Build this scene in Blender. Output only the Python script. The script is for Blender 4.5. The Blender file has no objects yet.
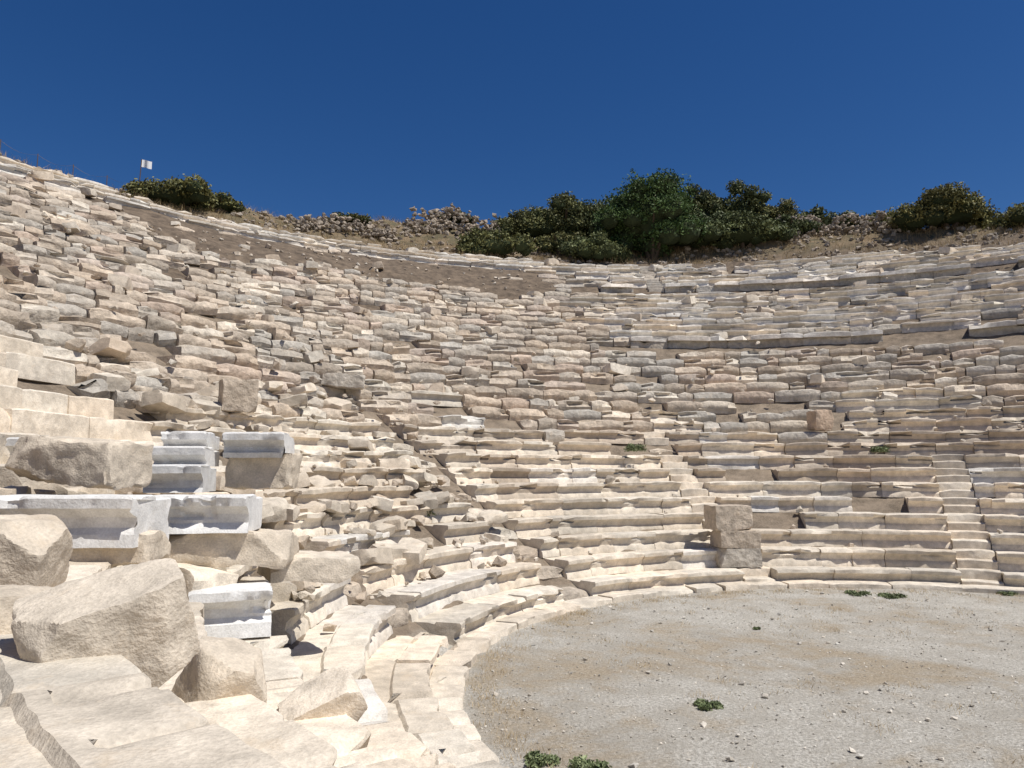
import bpy, bmesh, math, random
import numpy as np
from mathutils import Vector, Matrix, Euler, noise
random.seed(7); np.random.seed(7)
rad=math.radians
sc=bpy.context.scene
def nz(x,y,z): return noise.noise(Vector((x,y,z)))
def fbm(x,y,z,o=4): return noise.fractal(Vector((x,y,z)),1.0,2.0,o)
def smooth(a,b,x):
    t=max(0.0,min(1.0,(x-a)/(b-a))); return t*t*(3-2*t)
def interp(tab,x):
    if x<=tab[0][0]: return tab[0][1]
    for (a,va),(b,vb) in zip(tab,tab[1:]):
        if x<=b:
            t=(x-a)/(b-a); return va+(vb-va)*t
    return tab[-1][1]
CAM=Vector((-7.0,-9.6,2.6))
# ------------------------------------------------ materials
def newmat(name):
    m=bpy.data.materials.new(name); m.use_nodes=True
    nt=m.node_tree; b=nt.nodes['Principled BSDF']; b.inputs['Roughness'].default_value=0.9
    b.inputs['Specular IOR Level'].default_value=0.2
    return m,nt,b
def N(nt,t,**kw):
    n=nt.nodes.new(t)
    for k,v in kw.items():
        if k in n.inputs: n.inputs[k].default_value=v
        else: setattr(n,k,v)
    return n
def noise_tex(nt,co,scale,detail=6,rough=.6,dist=0):
    n=nt.nodes.new('ShaderNodeTexNoise'); n.inputs['Scale'].default_value=scale
    n.inputs['Detail'].default_value=detail; n.inputs['Roughness'].default_value=rough
    n.inputs['Distortion'].default_value=dist
    nt.links.new(co,n.inputs['Vector']); return n.outputs['Fac']
def mrange(nt,v,a,b,c,d):
    n=nt.nodes.new('ShaderNodeMapRange'); nt.links.new(v,n.inputs[0])
    for i,x in enumerate((a,b,c,d)): n.inputs[i+1].default_value=x
    return n.outputs[0]
def mixc(nt,f,a,b,mode='MIX'):
    n=nt.nodes.new('ShaderNodeMix'); n.data_type='RGBA'; n.blend_type=mode
    for s,v in ((n.inputs[0],f),(n.inputs[6],a),(n.inputs[7],b)):
        if isinstance(v,(int,float)): s.default_value=v
        elif isinstance(v,tuple): s.default_value=(*v,1)
        else: nt.links.new(v,s)
    return n.outputs[2]
def math_(nt,op,a,b):
    n=nt.nodes.new('ShaderNodeMath'); n.operation=op
    for s,v in ((n.inputs[0],a),(n.inputs[1],b)):
        if isinstance(v,(int,float)): s.default_value=v
        else: nt.links.new(v,s)
    return n.outputs[0]
def stone_mat(name,stain=.6,bump=.6,var=1.0,staincol=(.17,.145,.12),ochre=(.56,.45,.32),n2w=1.6):
    m,nt,b=newmat(name)
    co=nt.nodes.new('ShaderNodeTexCoord').outputs['Object']
    at=nt.nodes.new('ShaderNodeAttribute'); at.attribute_name='tint'
    n1=noise_tex(nt,co,1.3,3,.6); n2=noise_tex(nt,co,6,5,.55); n3=noise_tex(nt,co,60,2,.6)
    m1=mrange(nt,n1,.3,.7,1-.16*var,1+.14*var); m2=mrange(nt,n2,.3,.7,1-.24*var,1+.16*var)
    m3=mrange(nt,n3,.3,.7,1-.16*var,1+.12*var)
    f=math_(nt,'MULTIPLY',math_(nt,'MULTIPLY',m1,m2),m3)
    comb=nt.nodes.new('ShaderNodeCombineColor')
    for i in range(3): nt.links.new(f,comb.inputs[i])
    c=mixc(nt,1.0,at.outputs['Color'],comb.outputs[0],'MULTIPLY')
    n4=noise_tex(nt,co,3.3,6,.75)
    st=mrange(nt,n4,.53,.68,0,stain)
    c=mixc(nt,st,c,staincol)
    oc=mrange(nt,n4,.44,.32,0,.45*var)
    c=mixc(nt,oc,c,ochre)
    nt.links.new(c,b.inputs['Base Color'])
    h=math_(nt,'ADD',math_(nt,'MULTIPLY',n2,n2w),math_(nt,'MULTIPLY',n3,.35))
    bp=N(nt,'ShaderNodeBump',Strength=bump,Distance=.03)
    nt.links.new(h,bp.inputs['Height']); nt.links.new(bp.outputs[0],b.inputs['Normal'])
    return m
M_marble=stone_mat('weathered_marble',.38,.55,.9,(.31,.265,.21))
M_rough=stone_mat('eroded_limestone',.55,1.0,1.0,(.20,.17,.14),(.48,.375,.265),n2w=2.4)
M_new=stone_mat('restoration_marble',.4,.35,.7,(.42,.39,.34),(.58,.52,.43))
def ground_mat():
    m,nt,b=newmat('dry_earth')
    tc=nt.nodes.new('ShaderNodeTexCoord').outputs['Object']
    sep=nt.nodes.new('ShaderNodeSeparateXYZ'); nt.links.new(tc,sep.inputs[0])
    n1=noise_tex(nt,tc,.35,4,.62,.3); n2=noise_tex(nt,tc,2.2,5,.7); n3=noise_tex(nt,tc,25,5,.8); n4=noise_tex(nt,tc,1.0,5,.75,.5)
    gravel=mixc(nt,mrange(nt,n3,.38,.62,0,1),(.31,.285,.24),(.72,.685,.61))
    gravel=mixc(nt,mrange(nt,n2,.42,.62,0,.65),gravel,(.41,.375,.315))
    gravel=mixc(nt,mrange(nt,n1,.42,.6,0,.5),gravel,(.33,.295,.24))
    straw=mixc(nt,mrange(nt,n3,.35,.65,0,1),(.26,.19,.11),(.52,.41,.27))
    f=mrange(nt,math_(nt,'ADD',math_(nt,'MULTIPLY',n1,.6),math_(nt,'MULTIPLY',n4,.55)),.57,.68,0,.6)
    flat=mixc(nt,f,gravel,straw)
    dirt=mixc(nt,mrange(nt,n2,.35,.65,0,1),(.14,.11,.08),(.31,.245,.18))
    dirt=mixc(nt,mrange(nt,n3,.45,.7,0,.5),dirt,(.40,.33,.25))
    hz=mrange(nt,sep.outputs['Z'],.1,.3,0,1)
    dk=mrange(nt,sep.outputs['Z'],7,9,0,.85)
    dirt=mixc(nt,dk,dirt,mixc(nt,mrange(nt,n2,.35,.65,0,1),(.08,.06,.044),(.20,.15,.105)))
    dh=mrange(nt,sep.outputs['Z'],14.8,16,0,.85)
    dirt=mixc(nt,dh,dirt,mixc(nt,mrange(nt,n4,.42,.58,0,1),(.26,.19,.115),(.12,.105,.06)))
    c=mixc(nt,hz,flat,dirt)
    nt.links.new(c,b.inputs['Base Color'])
    h=math_(nt,'ADD',n3,math_(nt,'MULTIPLY',n2,1.5))
    bp=N(nt,'ShaderNodeBump',Strength=.9,Distance=.04)
    nt.links.new(h,bp.inputs['Height']); nt.links.new(bp.outputs[0],b.inputs['Normal'])
    return m
M_ground=ground_mat()
def leaf_mat(name):
    m,nt,b=newmat(name)
    at=nt.nodes.new('ShaderNodeAttribute'); at.attribute_name='tint'
    nt.links.new(at.outputs['Color'],b.inputs['Base Color']); b.inputs['Roughness'].default_value=.6
    return m
M_leaf=leaf_mat('foliage'); 
def plain(name,c,r=.7):
    m,nt,b=newmat(name); b.inputs['Base Color'].default_value=(*c,1); b.inputs['Roughness'].default_value=r
    return m
M_bark=plain('bark',(.09,.065,.045)); M_white=plain('white_cloth',(.8,.8,.8)); M_post=plain('rusty_post',(.12,.08,.06)); M_rope=plain('rope',(.25,.2,.15))
M_core=plain('light_blocking_core',(.035,.045,.02),1)  # near-black fill for solid cores added inside bushes to block light
# ------------------------------------------------ mesh helper
class Buf:
    def __init__(s): s.v=[]; s.f=[]; s.c=[]; s.m=[]
    def add(s,vs,fs,col,mi=0):
        o=len(s.v); s.v.extend(vs); s.c.extend([col]*len(vs))
        s.f.extend([tuple(i+o for i in f) for f in fs]); s.m.extend([mi]*len(fs))
    def make(s,name,mats,parent=None,angle=None):
        me=bpy.data.meshes.new(name); me.from_pydata(s.v,[],s.f); 
        for mm in mats: me.materials.append(mm)
        me.polygons.foreach_set('material_index',s.m)
        a=me.color_attributes.new('tint','FLOAT_COLOR','POINT')
        a.data.foreach_set('color',np.array([(*c,1) for c in s.c],dtype=np.float32).ravel())
        if angle:
            me.polygons.foreach_set('use_smooth',[True]*len(s.f)); me.set_sharp_from_angle(angle=rad(angle))
        me.update()
        ob=bpy.data.objects.new(name,me); sc.collection.objects.link(ob)
        if parent: ob.parent=parent
        return ob
# ------------------------------------------------ theatre dimensions
R0=7.95; D=.70
def rowtop(i): return .38*i if i<=12 else 4.56+.402*(i-12)
def rowr(i): return R0+(i-1)*D
def nrows(th): return interp([(30,32),(55,34),(62,36),(100,37),(130,37),(136,39),(150,41),(250,41)],th)
CREST=[(20,13),(50,15),(57,16.0),(66,17.0),(74,17.9),(90,17.6),(100,17.8),(107,18.4),(117,17.6),(132,16.9),(140,16.6),(160,16.8),(250,16.5)]
def bandf(i,th):
    """0..1 how much the upper rows are buried under slipped earth"""
    up=nrows(th)-i; w=fbm(th*.09,i*.12,31,3)
    return smooth(97,101,th)*(1-smooth(135,141,th))*smooth(2.2,3.0,up)*(1-smooth(6.0+3*w,7.6+3*w,up))
def ground(x,y,nse=True):
    r=math.hypot(x,y); th=math.degrees(math.atan2(y,x))%360
    if th>320: th-=360
    s=smooth(-5,22,th)*(1-smooth(238,262,th))
    if r<7.95: z=0
    else:
        rT=rowr(nrows(th)+1); 
        if r<=rT:
            k=(r-R0)/D; i=int(k); t=k-i; z=rowtop(i)*(1-t)+rowtop(i+1)*t-.08
            z*=smooth(7.9,8.1,r)
            if r>24: z+=.26*bandf(k+.5,th)
        else:
            zt=rowtop(nrows(th))+.1; H=interp(CREST,th)
            z=zt+(H-zt)*smooth(rT,rT+6,r) if r<rT+6 else H
            z-= 8*smooth(rT+8,120,r)+9*smooth(100,900,r)
    z*=s
    if nse:
        if r>7.95: z+=s*.07*fbm(x*1.3,y*1.3,3)+ (s*(.5*fbm(x*.22,y*.22,9)+.22*fbm(x*1.1,y*1.1,4))*smooth(33,40,r))
        else: z+=.012*fbm(x*.8,y*.8,1)
    return z
def build_ground():
    rs=list(np.arange(0.001,7.6,.4))+list(np.arange(7.6,37,.35))+list(np.arange(37,56,.6))
    r=56
    while r<4000: rs.append(r); r*=1.15
    NT=600; vs=[];fs=[]
    for r in rs:
        for k in range(NT):
            a=2*math.pi*k/NT; x=r*math.cos(a); y=r*math.sin(a); vs.append((x,y,ground(x,y)))
    for i in range(len(rs)-1):
        for k in range(NT):
            k2=(k+1)%NT; fs.append((i*NT+k,(i+1)*NT+k,(i+1)*NT+k2,i*NT+k2))
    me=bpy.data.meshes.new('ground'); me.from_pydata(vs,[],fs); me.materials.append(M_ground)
    me.polygons.foreach_set('use_smooth',[True]*len(fs)); me.update()
    ob=bpy.data.objects.new('ground',me); sc.collection.objects.link(ob)
build_ground()
# ------------------------------------------------ blocks
def resample(pts,step):
    out=[]
    for (a,b) in zip(pts,pts[1:]+pts[:1]):
        L=math.hypot(b[0]-a[0],b[1]-a[1]); n=max(1,int(round(L/step)))
        for k in range(n): out.append((a[0]+(b[0]-a[0])*k/n,a[1]+(b[1]-a[1])*k/n))
    return out
def prof(kind,H,Dp):
    if kind=='seat':
        return [(Dp,-.035),(.42,-.035),(.39,0),(.02,0),(0,-.02),(.0,-.095),(.045,-.12),(.10,-.17),(.115,-.25),(.07,-.30),(.05,-H),(Dp,-H)]
    if kind=='plain':
        return [(Dp,0),(.02,0),(0,-.02),(0,-H),(Dp,-H)]
    return [(Dp,-.04),(.34,.0),(.14,-.01),(.05,-.05),(.01,-.15),(.0,-.24),(.05,-.33),(.08,-H),(Dp,-H)]
def vary(c,a=.1,h=.03):
    k=1+random.uniform(-a,a); w=random.uniform(-h,h)
    return (c[0]*k*(1+w),c[1]*k,c[2]*k*(1-w))
def row_block(B,r0,t0,t1,zt,H,Dp,kind,amp,chip,col,mi,near):
    mid=(t0+t1)/2; dist=math.dist((r0*math.cos(mid),r0*math.sin(mid),zt),CAM)
    st=max(.035,min(.28,dist*.011)); 
    if dist<4: chip*=.35; amp*=.6
    if kind=='rough': st=max(st,.06)
    P=resample(prof(kind,H,Dp),st if dist<14 else max(st,.2))
    if dist>=14: P=prof(kind,H,Dp)
    L=(t1-t0)*r0; S=max(2,int(L/st)); sd=random.uniform(0,500)
    du=random.uniform(-1,1)*amp*.9; dz=random.uniform(-1,1)*amp*.5; tl=random.uniform(-1,1)*amp*.9; ty=random.uniform(-1,1)*amp*1.5
    if kind=='rough': 
        sg=1 if mid>rad(112) else .5
        dz+=.08*sg*fbm(mid*9,zt*.5,2,2); du+=.13*sg*fbm(mid*7,zt*.4,8,2)
    pt=random.uniform(-1,1)*amp*1.0
    sk0=random.uniform(-1,1)*(.03+amp); sk1=random.uniform(-1,1)*(.03+amp)
    vs=[];fs=[];n=len(P)
    for s in range(S+1):
        t=s/S; e=min(t,1-t)*L
        for (u,w) in P:
            a=t0+(t1-t0)*t
            x=r0*math.cos(a); y=r0*math.sin(a)
            q=nz(x*1.7+sd,y*1.7,u*2+w*3)
            c=.8*nz(x*2.6,y*2.6+sd,w*2.0)+.45*nz(x*8,y*8+sd,w*4)+.2*nz(x*21,y*21+sd,w*9)
            uu=u+du+ty*(t-.5); ww=w
            if u<.3:
                k=max(0,c-.12)*chip
                if c>.3: k+=.09*chip
                if w>-.16: uu+=k*.55; 
                if w>-.05: ww-=k*.24
            if e<.06 and u<.5:
                k=(1-e/.06); uu+=k*.03*(chip+.2)*(1 if w>-.3 else .4); ww-=k*.025*(chip+.2) if w>-.05 else 0
            uu+=q*amp*.6+ (nz(x*6+sd,y*6,w*7)*amp*.6); ww+= (nz(x*1.9,y*1.9-sd,u*3)*amp*.35+nz(x*7,y*7-sd,u*5)*amp*.35 if w>-H*.8 else 0)
            z=zt+ww+dz+tl*(t-.5)+pt*(u-.3)
            if u<.5 and e<.12 and kind=='rough': z-= (.12-e)*.25*(1 if w>-.15 else 0)
            r=r0+uu; aa=a+(sk0*(1-t)+sk1*t)*(u-.2)/r0
            vs.append((r*math.cos(aa),r*math.sin(aa),z))
    for s in range(S):
        for j in range(n):
            j2=(j+1)%n; fs.append((s*n+j,(s+1)*n+j,(s+1)*n+j2,s*n+j2))
    fs.append(tuple(range(n))); fs.append(tuple(S*n+j for j in range(n-1,-1,-1)))
    B.add(vs,fs,col,mi)
STAIRS={31:(1,8),66:(1,8),100:(1,10),135:(1,11),89:(31,38),169.5:(1,5)}
CREAM=(.67,.59,.48); WHITE=(.71,.655,.575); TAN=(.53,.445,.35); GREY=(.50,.45,.38); PINK=(.53,.435,.35)
theatre=bpy.data.objects.new('ancient_theatre',None); sc.collection.objects.link(theatre)
def zone(i,th):
    up=nrows(th)-i
    n=fbm(th*.11,i*.25,5,3)
    base=random.choice((TAN,GREY,PINK,TAN,GREY,TAN,CREAM))
    if th<134:
        lim=11+2.5*n+ (2 if th<75 else 0)
        if i<=lim: 
            return 'seat',.008+.003*i,.3+.09*i,.01 if i<5 else .05,(CREAM if n>-.1 or i<6 else TAN),0
        edge=97+6*fbm(i*.5,2,2)
        if th<edge and i>=21:
            if i==30: return 'rough',.05,.6,1,GREY,1
            if i in(21,31): return 'seat',.03,.5,.06,WHITE,0
            k=fbm(th*.2,i*.6,15,3)
            if k>.22: return 'rough',.05,.9,.2,random.choice((GREY,TAN,CREAM)),1
            return 'seat',.03,.8,.05,random.choice((WHITE,WHITE,CREAM,GREY)),0
        if th<edge and i==20: return 'rough',.08,.6,1,TAN,1
        if bandf(i,th)>.4: return 'rough',.11,1,.88,TAN,1
        if th>=edge and up<3.2: return 'seat',.04,.7,.1,random.choice((WHITE,WHITE,CREAM)),0
        return 'rough',(.042 if th<112 else .055),1.0,.06,base,1
    if th<172:
        if i<=4: return 'seat',.012,.5,.02,CREAM,0
        if i<=10 and th<164: return 'seat',.04,1.1,.13,CREAM,0
        if i<=15 and th>=164: return 'plain',.015,.35,.01,CREAM,0
        if up<3.2: return 'seat',.045,.9,.1,random.choice((WHITE,CREAM)),0
        if bandf(i,th)>.4: return 'rough',.11,1,.85,TAN,1
        return 'rough',.065,1.1,.09,base,1
    if i<=3: return 'seat',.02,.9,.04,CREAM,0
    if i<=6: return 'seat',.03,1.0,.1 if th>200 else .2,CREAM,0
    if i<=15: return 'plain',.015,.35,.01,CREAM,0
    return 'rough',.065,1.0,.09,base,1
for i in range(1,42):
    B=Buf(); r=rowr(i); zt=rowtop(i); H=zt-rowtop(i-1)+.04
    th=rad(24); 
    tmax=rad(231 if i<=5 else 186 if i<=8 else 192)
    while th<tmax:
        td=math.degrees(th)
        if i>nrows(td): th+=rad(1); continue
        kind,amp,chip,miss,col,mi=zone(i,td)
        L=random.uniform(.7,1.9) if kind=='seat' else random.choice([random.uniform(.35,.8),random.uniform(.6,1.3),random.uniform(.8,1.6)]) if kind=='rough' else random.uniform(.9,1.8)
        t1=th+L/r
        nxt=None
        for s,(sa,sb) in STAIRS.items():
            if not(sa<=i<=sb): continue
            a=rad(s)-.4/r; b=rad(s)+.4/r
            if a<=th<b: nxt=('in',b,s); 
            elif th<a<t1+.25/r: t1=a; nxt=('clip',a,s)
        if nxt and nxt[0]=='in':
            b=nxt[1]; s=nxt[2]
            if s in(66,31,89) or (s==100 and random.random()<.7):
                row_block(B,r+.02,th+.01/r,b-.01/r,zt-.19+.0,.25,.75,'plain',.02,.5,vary(CREAM if s!=89 else GREY),mi,0)
                row_block(B,r+.36,th+.01/r,b-.01/r,zt-.002,.25,.45,'plain',.02,.5,vary(CREAM if s!=89 else GREY),mi,0)
            elif random.random()>.1:
                row_block(B,r+.14,th,b,zt-.17,.32,.7,'rough',.06,.8,vary(random.choice((TAN,CREAM))),1,0)
            th=b; continue
        if random.random()>miss:
            g=random.uniform(.003,.012) if mi==0 else random.uniform(.004,.05)
            c=vary(col,.17,.03)
            if kind=='seat' and random.random()<.08: c=vary(WHITE,.1); 
            if kind=='rough' and random.random()<(.14 if td>112 else .07): amp*=2.1
            if kind=='seat' and i in (21,31) and td<99:
                # podium course above each terrace walk: tall back wall, projecting seat
                row_block(B,r-.02,th,t1-g/r,zt-.16,.75,.8,'plain',.04,.6,vary(GREY,.15),1,0)
                if random.random()>.12: row_block(B,r-.2+random.uniform(-.04,.08),th,t1-g/r,zt+.02,.2,1.0,'plain',.045,1.1,c,mi,0)
            else: row_block(B,r,th,t1-g/r,zt,H,.78,kind,amp,chip,c,mi,0)
        th=t1
    if B.v: B.make('seat_row_%02d'%i,[M_marble,M_rough],theatre,38)
B=Buf(); th=rad(24)
while th<rad(232):
    L=random.uniform(.7,1.5)/7.6
    row_block(B,7.58,th,th+L-.012/7.6,.115,.2,.42,'plain',.018,.5,vary(CREAM,.1),0,0); th+=L
B.make('orchestra_kerb',[M_marble],theatre,38)
# ------------------------------------------------ hero blocks
def hero(name,c,dim,rz=0,tilt=(0,0),col=CREAM,mat=None,rough=.02,cuts=3,cut=.8,seed=0,steps=None,B=None,res=.035):
    """cut stone block: gridded box, broken corners clipped by planes, surface worn by noise"""
    rnd=random.Random(seed); own=B is None; B=B or Buf()
    hx,hy,hz=[d/2 for d in dim]
    nx,ny,nzz=[max(3,min(34,int(d/res))) for d in dim]
    idx={};vs=[];fs=[]
    def vid(i,j,k):
        if (i,j,k) not in idx: idx[(i,j,k)]=len(vs); vs.append(Vector((-hx+2*hx*i/nx,-hy+2*hy*j/ny,-hz+2*hz*k/nzz)))
        return idx[(i,j,k)]
    for i in range(nx):
        for j in range(ny):
            fs.append((vid(i,j,0),vid(i,j+1,0),vid(i+1,j+1,0),vid(i+1,j,0))); fs.append((vid(i,j,nzz),vid(i+1,j,nzz),vid(i+1,j+1,nzz),vid(i,j+1,nzz)))
    for i in range(nx):
        for k in range(nzz):
            fs.append((vid(i,0,k),vid(i+1,0,k),vid(i+1,0,k+1),vid(i,0,k+1))); fs.append((vid(i,ny,k),vid(i,ny,k+1),vid(i+1,ny,k+1),vid(i+1,ny,k)))
    for j in range(ny):
        for k in range(nzz):
            fs.append((vid(0,j,k),vid(0,j,k+1),vid(0,j+1,k+1),vid(0,j+1,k))); fs.append((vid(nx,j,k),vid(nx,j+1,k),vid(nx,j+1,k+1),vid(nx,j,k+1)))
    pl=[]
    for q in range(cuts):
        n=Vector((rnd.choice([-1,1])*rnd.uniform(.2,1),rnd.choice([-1,1])*rnd.uniform(.2,1),rnd.choice([-1,1,1])*rnd.uniform(.1,1)))
        n=Vector((n.x/hx,n.y/hy,n.z/hz)); n.normalize()
        ext=abs(n.x)*hx+abs(n.y)*hy+abs(n.z)*hz
        pl.append((n,ext*rnd.uniform(cut-.1,cut+.1)))
    M=Euler((tilt[0],tilt[1],rz)).to_matrix(); C=Vector(c); out=[]; sd=seed*7.3
    for v in vs:
        v=v.copy()
        edge=sum(1 for a,h in ((v.x,hx),(v.y,hy),(v.z,hz)) if abs(a)>h*.999)
        ch=max(0,nz(v.x*5+sd,v.y*5,v.z*5)+.05)
        if edge>=2: v*=1-min(.06,ch*rough*2.2+rough*.25)
        for n,d in pl:
            k=v.dot(n)-d
            if k>0: v-=n*(k+.35*rough*nz(v.x*6,v.y*6+sd,v.z*6))
        v+=Vector((nz(v.x*2.3+sd,v.y*2.3,v.z*2.3),nz(v.x*2.3,v.y*2.3+sd,v.z*2.3),nz(v.x*2.3,v.y*2.3,v.z*2.3+sd)))*rough*1.1
        v+=Vector((nz(v.x*9+sd,v.y*9,v.z*9),nz(v.x*9,v.y*9+sd,v.z*9),nz(v.x*9,v.y*9,v.z*9+sd)))*rough*.45
        v+=Vector((nz(v.x*22+sd,v.y*22,v.z*22),nz(v.x*22,v.y*22+sd,v.z*22),nz(v.x*22,v.y*22,v.z*22+sd)))*rough*.22
        out.append(tuple(M@v+C))
    B.add(out,fs,col,0)
    if own: return B.make(name,[mat or M_marble],None,32)
PURE=(.69,.68,.655)
def seat_piece(name,c,L,rz,col,mat,seed,Hh=.4,Dp=.7,amp=.004,chip=.1,tilt=0):
    """seat slab with moulded front: runs along local x, front faces local -y; c = top centre of the front edge"""
    P=resample(prof('seat',Hh,Dp),.03); S=max(2,int(L/.03)); vs=[];fs=[];n=len(P); M=Euler((0,tilt,rz)).to_matrix()
    for s in range(S+1):
        t=s/S; x=(t-.5)*L; e=min(t,1-t)*L
        for (u,w) in P:
            c1=nz(x*4+seed,u*3,w*3+seed)+.5*nz(x*13+seed,u*9,w*9)
            k=max(0,c1-.15)*chip*1.3+(.05*chip if c1>.3 else 0)
            xe=0
            if e<.04: xe=(1 if t<.5 else -1)*max(0,nz(u*9+seed,w*9,seed*3+(5 if t<.5 else 0)))*.06
            uu=u+(k*.5 if u<.3 and w>-.2 else 0)+nz(x*3+seed,u*3,w*3)*amp
            vs.append(tuple(M@Vector((x+xe,uu,w-(k*.3 if w>-.05 and u<.3 else 0)-(.012 if e<.02 and w>-.05 else 0)+nz(x*3,u*3+seed,w)*amp))+Vector(c)))
    for s in range(S):
        for j in range(n):
            j2=(j+1)%n; fs.append((s*n+j,s*n+j2,(s+1)*n+j2,(s+1)*n+j))
    fs.append(tuple(range(n-1,-1,-1))); fs.append(tuple(S*n+j for j in range(n)))
    B=Buf(); B.add(vs,fs,vary(col,.06,.01),0); return B.make(name,[mat],None,30)
BEI=(.60,.52,.415)
hero('broken_marble_boulder',(-8.63,-6.42,1.93),(.60,.46,.40),.5,(.2,-.28),CREAM,M_marble,.02,8,.74,3,res=.018)
hero('broken_marble_boulder',(-9.8,-5.35,2.15),(.56,.5,.38),.2,(.1,.15),BEI,M_marble,.025,8,.75,4,res=.02)
hero('broken_marble_boulder',(-9.3,-6.1,1.96),(.5,.4,.22),.9,(-.1,.1),BEI,M_marble,.025,6,.75,41,res=.02)
hero('marble_block',(-11.1,-2.35,2.68),(1.05,.7,.40),-.1,(.05,.06),BEI,M_marble,.035,6,.80,5,res=.03)
hero('limestone_block',(-10.5,-3.3,1.99),(1.2,.6,.26),.1,(0,.03),BEI,M_marble,.03,4,.85,6)
hero('broken_marble_boulder',(-8.45,-5.7,1.5),(.32,.36,.44),.7,(.3,.2),BEI,M_marble,.02,8,.78,68,res=.018)
hero('broken_marble_boulder',(-8.15,-4.75,1.14),(.46,.36,.28),.3,(.25,-.45),CREAM,M_marble,.018,8,.78,9,res=.018)
seat_piece('restored_marble_seat',(-10.5,-3.7,2.4),1.15,.02,PURE,M_new,11,.4,.7,.006,.14)
seat_piece('restored_marble_seat',(-9.85,-2.7,2.37),.9,.12,PURE,M_new,13,.34,.7,.006,.16)
hero('limestone_block',(-9.75,-2.15,1.88),(1.25,.8,.30),.15,(0,.04),BEI,M_marble,.035,6,.78,14,res=.03)
hero('limestone_block',(-9.1,-1.6,1.62),(.9,.6,.24),.5,(0.05,.04),CREAM,M_marble,.025,6,.8,44,res=.03)
seat_piece('restored_marble_seat',(-10.6,-1.55,2.66),.62,.15,PURE,M_new,15,.3)
seat_piece('restored_marble_seat',(-10.65,-1.3,2.86),.58,.15,PURE,M_new,16,.22)
seat_piece('restored_marble_seat',(-10.72,-1.0,3.04),.5,.15,PURE,M_new,17,.2)
seat_piece('restored_marble_seat',(-10.0,-.8,3.04),.7,.1,PURE,M_new,18,.24)
hero('limestone_block',(-10.0,-.35,2.6),(.75,.5,.42),.1,(0,.03),BEI,M_marble,.035,5,.8,19)
seat_piece('restored_marble_seat',(-9.4,-2.95,1.58),.68,.35,PURE,M_new,21,.42,.8,.006,.15)
seat_piece('restored_marble_seat',(-12.35,-1.2,2.96),.5,.0,PURE,M_new,25,.4)
hero('limestone_block',(-12.8,6.4,4.15),(.72,.6,.66),.5,(0,0),TAN,M_rough,.03,3,.88,22)
hero('limestone_block',(-11.7,11.4,5.05),(1.15,.6,.36),.2,(0,.03),GREY,M_rough,.04,3,.85,23)
hero('limestone_block',(2.7,14.3,4.15),(.6,.5,.62),.2,(0,0),(.5,.38,.28),M_rough,.04,4,.85,24)
ped=bpy.data.objects.new('stone_pedestal',None); sc.collection.objects.link(ped)
for nm,c,d,rz,sd,col in (('lower_block',(-1.77,8.55,.59),(.98,.75,.42),.12,31,GREY),('middle_block',(-1.75,8.55,1.0),(.96,.72,.40),.1,33,TAN),('upper_block',(-1.9,8.55,1.49),(.92,.68,.56),.16,32,TAN)):
    o=hero(nm,c,d,rz,(0,0),col,M_rough,.02,3,.88,sd); o.parent=ped
# ------------------------------------------------ rocks
def rock_template(n=12,seed=0,box=(1,.75,.6)):
    rnd=random.Random(seed); bm=bmesh.new()
    for k in range(n):
        v=Vector((rnd.uniform(-1,1),rnd.uniform(-1,1),rnd.uniform(-1,1)))
        m=max(abs(v.x),abs(v.y),abs(v.z)); v/=m; v*=rnd.uniform(.8,1)
        bm.verts.new((v.x*box[0]*.5,v.y*box[1]*.5,v.z*box[2]*.5))
    bmesh.ops.convex_hull(bm,input=bm.verts)
    bmesh.ops.delete(bm,geom=[v for v in bm.verts if not v.link_faces],context='VERTS')
    bmesh.ops.recalc_face_normals(bm,faces=bm.faces[:])
    bm.verts.index_update()
    vs=[v.co.copy() for v in bm.verts]; fs=[tuple(v.index for v in f.verts) for f in bm.faces]; bm.free()
    return vs,fs
TPL=[rock_template(random.randint(9,16),k) for k in range(24)]
def put_rock(B,x,y,z,s,col,mi=0,flat=1):
    vs,fs=random.choice(TPL); M=Euler((random.uniform(-.5,.5),random.uniform(-.5,.5),random.uniform(0,6.3))).to_matrix()
    B.add([tuple(M@Vector((v.x*s,v.y*s,v.z*s*flat))+Vector((x,y,z))) for v in vs],fs,col,mi)
def surf(r,td): return rowtop(int((r-R0)/D)+1)
B=Buf()
for k in range(4200):
    td=random.uniform(40,190); r=random.uniform(9,36)
    i=int((r-R0)/D)+1; up=nrows(td)-i
    dens=.12; band=False
    if r>24 and bandf((r-R0)/D+.5,td)>.3: dens=.8; band=True
    elif i>11: dens=.28 if td>108 else .15
    if abs(td-135)*r<60: dens=.7
    if i<11 and td>140: dens=.6
    if td>164 and 6<i<15: dens=.02
    if i<9 and td<128: dens=.04
    if up<0 or random.random()>dens: continue
    s=random.uniform(.06,.24)*(1.8 if random.random()<.12 else 1)
    x=r*math.cos(rad(td)); y=r*math.sin(rad(td))
    put_rock(B,x,y,(ground(x,y)+.03 if band else surf(r,td)+s*.2),s,vary(TAN if random.random()<.6 else CREAM,.2),1)
B.make('fallen_rubble',[M_marble,M_rough])
B=Buf()
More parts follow.
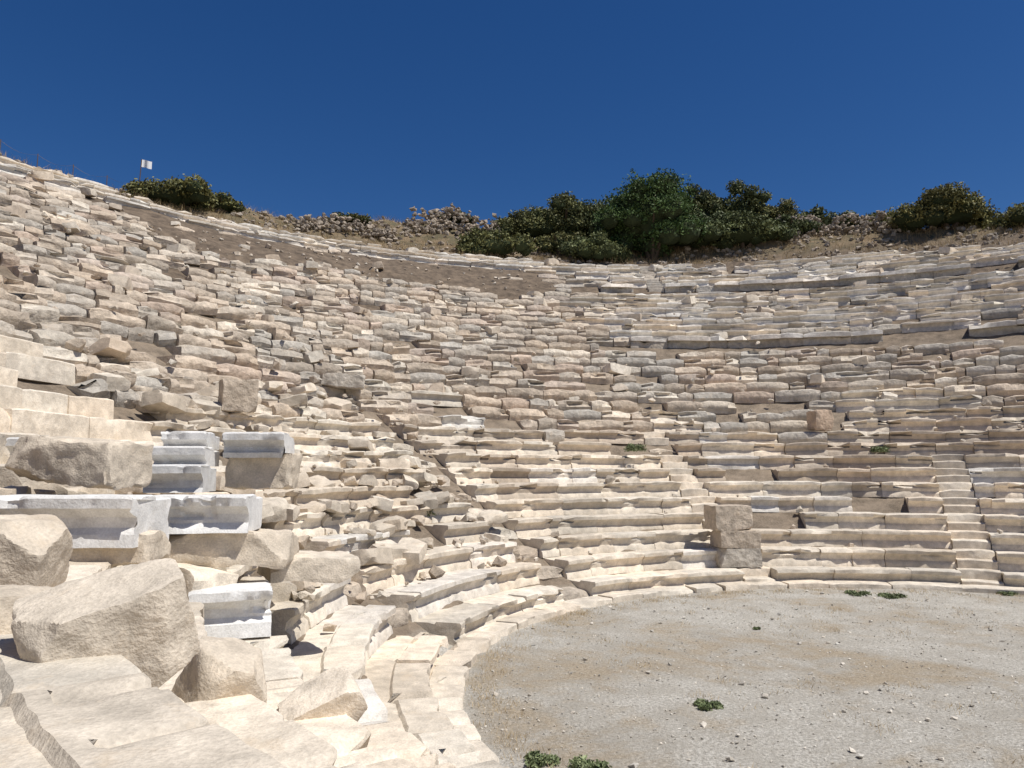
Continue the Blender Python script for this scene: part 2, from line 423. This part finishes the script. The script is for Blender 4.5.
for k in range(160):
    td=random.uniform(136,196); i=random.randint(3,12); r=rowr(i)+random.uniform(.1,.6)
    if td>163 and i>6: continue
    x=r*math.cos(rad(td)); y=r*math.sin(rad(td))
    if math.dist((x,y),(-7,-9.6))<6: continue
    s=random.uniform(.2,.5)
    hero('',(x,y,rowtop(i)+s*.16),(s*random.uniform(1,1.7),s,s*random.uniform(.35,.6)),random.uniform(0,3),(random.uniform(-.3,.3),random.uniform(-.3,.3)),vary(random.choice((CREAM,BEI)),.14),None,.025,random.randint(3,6),.78,200+k,B=B,res=.07)
for k in range(90):
    td=random.uniform(60,190); i=random.randint(13,36); r=rowr(i)+random.uniform(.1,.6)
    if i>nrows(td): continue
    x=r*math.cos(rad(td)); y=r*math.sin(rad(td)); s=random.uniform(.25,.6)
    hero('',(x,y,rowtop(i)+s*.2),(s*random.uniform(1,1.7),s,s*random.uniform(.5,.8)),random.uniform(0,3),(random.uniform(-.3,.3),random.uniform(-.3,.3)),vary(random.choice((CREAM,TAN)),.14),None,.03,random.randint(3,6),.78,500+k,B=B,res=.15)
B.make('tumbled_marble_blocks',[M_marble],None,32)
B=Buf()
for k in range(7500):
    a=random.uniform(0,6.283); r=7.5*math.sqrt(random.random()); x=r*math.cos(a); y=r*math.sin(a)
    s=random.uniform(.012,.035)*(2.6 if random.random()<.04 else 1)
    put_rock(B,x,y,s*.2,s,vary((.55,.51,.44),.35),0,.7)
B.make('gravel',[M_marble])
B=Buf()
for k in range(3200):
    td=random.uniform(45,150); r=random.uniform(rowr(nrows(td))+.8,42); x=r*math.cos(rad(td)); y=r*math.sin(rad(td))
    s=random.uniform(.1,.45)
    if fbm(x*.3,y*.3,7)<-.15: continue
    put_rock(B,x,y,ground(x,y)+s*.12,s,vary((.38,.32,.255),.25),0)
B.make('hillside_stones',[M_rough])
def rubble_wall(name,t0,t1,r,h,seed):
    B=Buf()
    L=rad(t1-t0)*r
    for k in range(int(L*h*38)):
        td=random.uniform(t0,t1); e=min(1,(td-t0)/1.0+.2,(t1-td)/1.0+.2); hh=h*(.7+.5*nz(td*.7,seed,0))*e
        q=random.random(); rr=r+random.uniform(-.35,.35)-(1-q)*.5; x=rr*math.cos(rad(td)); y=rr*math.sin(rad(td))
        put_rock(B,x,y,ground(x,y)+q*hh,random.uniform(.18,.42),vary((.36,.30,.235),.22,.02),0)
    B.make(name,[M_rough])
rubble_wall('rubble_stone_wall',101.5,111,38.0,1.8,3)
rubble_wall('rubble_stone_wall',112,121,37.0,1.1,5)
rubble_wall('rubble_stone_wall',64,76,38.0,1.4,8)
# ------------------------------------------------ foliage
def leaf_object(name,lobes,nper,size,cols,seed=0,parent=None,full=False):
    rng=np.random.default_rng(seed); V=[];C=[]
    for (c,R) in lobes:
        n=int(nper*(R[0]*R[1]+R[0]*R[2])/2)
        d=rng.normal(size=(n,3)); d/=np.linalg.norm(d,axis=1)[:,None]
        d[:,2]=np.where(d[:,2]<-.3,-d[:,2],d[:,2])
        ph=rng.uniform(0,6,6)
        bump=.16*np.sin(d[:,0]*6+ph[0])*np.sin(d[:,1]*5+ph[1])+.12*np.sin(d[:,2]*9+ph[2]+d[:,0]*7)+.08*np.sin(d[:,1]*15+ph[3])*np.sin(d[:,0]*14+ph[4])
        rr=(1+bump)*(rng.uniform(.72,1.06,n) if not full else rng.uniform(.1,1,n))
        p=np.array(c)+d*np.array(R)*rr[:,None]
        a=rng.normal(size=(n,3)); a/=np.linalg.norm(a,axis=1)[:,None]
        b=np.cross(a,rng.normal(size=(n,3))); b/=np.linalg.norm(b,axis=1)[:,None]
        s=size*rng.uniform(.6,1.3,n)[:,None]
        q=np.stack([p-a*s-b*s*.5,p+a*s-b*s*.4,p+a*s*1.1+b*s*.5,p-a*s*.8+b*s*.5],1)
        V.append(q.reshape(-1,3))
        mx=rng.random((n,1)); col=np.array(cols[0])[None]*(1-mx)+np.array(cols[1])[None]*mx
        tone=rng.uniform(.7,1.3)
        col=col*tone*(1+bump[:,None])
        C.append(np.repeat(col,4,0))
    V=np.concatenate(V);C=np.concatenate(C); nq=len(V)//4
    me=bpy.data.meshes.new(name); me.from_pydata(V.tolist(),[],np.arange(nq*4).reshape(-1,4).tolist())
    me.materials.append(M_leaf)
    at=me.color_attributes.new('tint','FLOAT_COLOR','POINT'); at.data.foreach_set('color',np.c_[C,np.ones(len(C))].astype(np.float32).ravel())
    ob=bpy.data.objects.new(name,me); sc.collection.objects.link(ob)
    if parent: ob.parent=parent
    return ob
def tube(B,pts,col,mi=0,ns=6):
    vs=[];fs=[]
    for k,(p,r) in enumerate(pts):
        for j in range(ns):
            a=2*math.pi*j/ns; vs.append((p[0]+r*math.cos(a),p[1]+r*math.sin(a),p[2]))
    for k in range(len(pts)-1):
        for j in range(ns):
            j2=(j+1)%ns; fs.append((k*ns+j,k*ns+j2,(k+1)*ns+j2,(k+1)*ns+j))
    B.add(vs,fs,col,mi)
bm=bmesh.new(); bmesh.ops.create_icosphere(bm,subdivisions=2,radius=1); ICO=([v.co.copy() for v in bm.verts],[tuple(v.index for v in f.verts) for f in bm.faces]); bm.free()
def bush(x,y,w,h,seed,name='shrub',g=0):
    rnd=random.Random(seed); z=ground(x,y); par=bpy.data.objects.new(name,None); sc.collection.objects.link(par)
    lobes=[]
    for k in range(int(7+w*2.6)):
        ox=rnd.uniform(-.5,.5)*w*.85; oy=rnd.uniform(-.3,.3)*w*.7
        f=math.sqrt(max(.08,1-(ox/(w*.5))**2))
        R=rnd.uniform(.09,.17)*w; Rz=min(R*.85,h*.33)
        zz=z+max(Rz*.3,rnd.uniform(.05,1)*(h*f-Rz*.8))
        lobes.append(((x+ox,y+oy,zz),(R,R,Rz)))
    if name=='tree':
        lobes.append(((x,y,z+h*.5),(w*.40,w*.36,h*.40)))
    else: lobes.append(((x,y,z+h*.35),(w*.36,w*.3,h*.42)))
    t=rnd.random()
    c0=(.055+.03*t,.072+.015*t,.03); c1=(.13+.08*t,.155+.03*t,.065)
    if name=='tree': c0=(.032,.06,.018); c1=(.078,.12,.036)
    leaf_object('crown',lobes,800,.07,(c0,c1),seed=seed,parent=par)
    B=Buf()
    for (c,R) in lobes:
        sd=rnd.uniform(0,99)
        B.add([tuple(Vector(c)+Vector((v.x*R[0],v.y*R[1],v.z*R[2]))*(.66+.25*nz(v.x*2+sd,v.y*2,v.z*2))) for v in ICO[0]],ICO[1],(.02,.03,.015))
    B.make('light_blocker',[M_core],par)  # opaque lumps added within the lobes, keeping light from passing through the leaves
    B=Buf()
    for k in range(5):
        a=rnd.uniform(0,6.3); e=rnd.uniform(.2,.35)*w
        tube(B,[((x+.1*math.cos(a),y+.1*math.sin(a),z-.3),.05+.02*w),((x+e*.4*math.cos(a),y+e*.4*math.sin(a),z+h*.3),.06),((x+e*math.cos(a),y+e*math.sin(a),z+h*.6),.025)],(.09,.065,.045))
    B.make('stems',[M_bark],par)
SH=[(-24.9,28.6,5.0,1.9),(-22.8,30.4,3.0,1.0),(-16.7,34.4,3,.8),(-8.0,34.0,4.4,1.9),(-6.0,38.4,5.2,2.1),(-3.6,38.4,5,3.0),(-1.0,38.4,5.6,3.6),(4.8,38.4,5.2,3.3),
(7.9,38.8,4.4,3.2),(7.3,36.0,6.6,1.9),(4.9,36.6,4.6,2.3),(12.8,38.2,5,1.8),(10.4,38.2,4.4,2.0),(15.9,36.9,4.2,1.3),(18.4,33.4,6.2,2.1),(22.2,31.4,5,1.8),(-1.9,34.8,4.8,1.7),(27,29,5,2),(31,25,4,2),(10.3,36.3,3.4,1.2),(-10.5,37.5,2.5,.9),(-4,36,3.6,1.6)]
for k,(x,y,w,h) in enumerate(SH): bush(x,y,w,h,100+k)
bush(1.6,35.8,7.0,5.4,55,'tree')
def weed(x,y,w,h,seed,name='weed',z=None):
    z=ground(x,y) if z is None else z
    leaf_object(name,[((x+w*.3*math.cos(k*2.1),y+w*.3*math.sin(k*2.1),z+h*.25),(w*.3,w*.3,h*.6)) for k in range(3)],500/(w*w*.09),.012+.014*w,((.09,.12,.05),(.24,.27,.14)),seed=seed,full=True)
weed(-4.85,-.9,.28,.07,1); weed(-6.35,-2.75,.36,.12,2); weed(-6.05,-2.95,.3,.08,3); weed(-6.75,-2.5,.3,.08,4)
weed(.25,6.75,.5,.08,5); weed(.8,6.4,.5,.08,6); weed(3.4,6.75,.4,.08,7); weed(-3.0,3.2,.1,.04,9)
weed(-9.0,6.6,.7,.3,8,'shrub',1.6); weed(-3.5,12.2,.6,.3,10,'shrub',3.1); weed(3.9,13.0,.5,.25,12,'shrub',3.1)
def grass(name,pts,hgt,seed,cols):
    rng=np.random.default_rng(seed); P=np.array(pts); n=len(P)
    a=rng.uniform(0,6.28,n); w=rng.uniform(.002,.005,n)*(hgt/.08)**.6; h=hgt*rng.uniform(.5,1.3,n)
    dx=np.stack([np.cos(a)*w,np.sin(a)*w,np.zeros(n)],1); tip=P+np.stack([rng.normal(0,.5,n)*h,rng.normal(0,.5,n)*h,h],1)
    V=np.stack([P-dx,P+dx,tip],1).reshape(-1,3)
    me=bpy.data.meshes.new(name); me.from_pydata(V.tolist(),[],np.arange(n*3).reshape(-1,3).tolist()); me.materials.append(M_leaf)
    mx=rng.random((n,1)); C=np.repeat(np.array(cols[0])*(1-mx)+np.array(cols[1])*mx,3,0)
    at=me.color_attributes.new('tint','FLOAT_COLOR','POINT'); at.data.foreach_set('color',np.c_[C,np.ones(len(C))].astype(np.float32).ravel())
    ob=bpy.data.objects.new(name,me); sc.collection.objects.link(ob)
pts=[]
for k in range(900):
    a=random.uniform(0,6.28); r=(7.5-abs(random.gauss(0,.25))) if random.random()<.5 else 7.4*math.sqrt(random.random())
    cx=r*math.cos(a); cy=r*math.sin(a)
    if r<7 and fbm(cx*.35,cy*.35,2)<.0: continue
    for q in range(random.randint(8,40)):
        x=cx+random.gauss(0,.09); y=cy+random.gauss(0,.09)
        if math.hypot(x,y)<7.56: pts.append((x,y,ground(x,y)))
grass('dry_grass',pts,.055,1,((.38,.28,.15),(.58,.46,.29)))
pts=[]
for k in range(2200):
    td=random.uniform(45,150); r=random.uniform(rowr(nrows(td))+.6,41); cx=r*math.cos(rad(td)); cy=r*math.sin(rad(td))
    for q in range(12):
        x=cx+random.gauss(0,.15); y=cy+random.gauss(0,.15); pts.append((x,y,ground(x,y)-.02))
grass('dry_hillside_grass',pts,.38,2,((.26,.18,.09),(.44,.33,.18)))
flag=bpy.data.objects.new('warning_flag',None); sc.collection.objects.link(flag)
fx,fy=-26.3,28.2; fz=ground(fx,fy)
B=Buf(); tube(B,[((fx,fy,fz-.2),.03),((fx+.1,fy,fz+2.2),.025)],(.3,.25,.2)); B.make('pole',[M_post],flag)
vs=[];fs=[]
for i in range(9):
    for j in range(5): vs.append((fx+.1+i*.065,fy+.05*math.sin(i*.9),fz+1.8+j*.1-.015*i+.02*math.sin(i*.8)))
for i in range(8):
    for j in range(4): fs.append((i*5+j,(i+1)*5+j,(i+1)*5+j+1,i*5+j+1))
B=Buf(); B.add(vs,fs,(.8,.8,.8)); B.make('cloth',[M_white],flag)
fence=bpy.data.objects.new('rope_fence',None); sc.collection.objects.link(fence)
tops=[]
B=Buf(); 
for k in range(7):
    td=136.5+k*2.2; r=rowr(nrows(td))+1.2; x=r*math.cos(rad(td)); y=r*math.sin(rad(td)); z=ground(x,y)
    tube(B,[((x,y,z-.2),.02),((x,y,z+.8),.02)],(.2,.15,.1)); tops.append(Vector((x,y,z+.75)))
tops.insert(0,Vector((fx,fy,fz+1.0)))
B.make('posts',[M_post],fence); B=Buf()
for a,b in zip(tops,tops[1:]):
    tube(B,[(tuple(a.lerp(b,t/6)-Vector((0,0,.2*math.sin(math.pi*t/6)))),.01) for t in range(7)],(.25,.2,.15),0,4)
B.make('rope',[M_rope],fence)
# ------------------------------------------------ light, sky, camera
SUN_AZ=math.atan2(-.45,.85); EL=rad(62)
L=bpy.data.lights.new('sun','SUN'); L.energy=5.0; L.angle=rad(.5); L.color=(1,.96,.895)
so=bpy.data.objects.new('sun',L); sc.collection.objects.link(so)
sd=Vector((math.cos(SUN_AZ)*math.cos(EL),math.sin(SUN_AZ)*math.cos(EL),math.sin(EL)))
so.rotation_euler=sd.to_track_quat('Z','Y').to_euler()
w=bpy.data.worlds.new('World'); sc.world=w; w.use_nodes=True; nt=w.node_tree
sky=nt.nodes.new('ShaderNodeTexSky'); sky.sky_type='NISHITA'; sky.sun_disc=False
sky.sun_elevation=EL; sky.sun_rotation=math.pi/2-SUN_AZ
sky.altitude=1000; sky.air_density=1.0; sky.dust_density=.45; sky.ozone_density=4.5
hs=nt.nodes.new('ShaderNodeHueSaturation'); hs.inputs['Saturation'].default_value=1.28; hs.inputs['Value'].default_value=.88; hs.inputs['Hue'].default_value=.509
nt.links.new(sky.outputs[0],hs.inputs['Color']); nt.links.new(hs.outputs[0],nt.nodes['Background'].inputs[0]); nt.nodes['Background'].inputs[1].default_value=.084
f=759.; pit=rad(6.46)
cam=bpy.data.cameras.new('camera'); co=bpy.data.objects.new('camera',cam); sc.collection.objects.link(co)
co.location=CAM; co.rotation_euler=(rad(90)+pit,0,0); cam.sensor_width=36; cam.lens=f/1024*36; cam.clip_end=10000; cam.clip_start=.05
sc.camera=co
sc.view_settings.view_transform='Standard'; sc.view_settings.look='None'; sc.view_settings.exposure=0
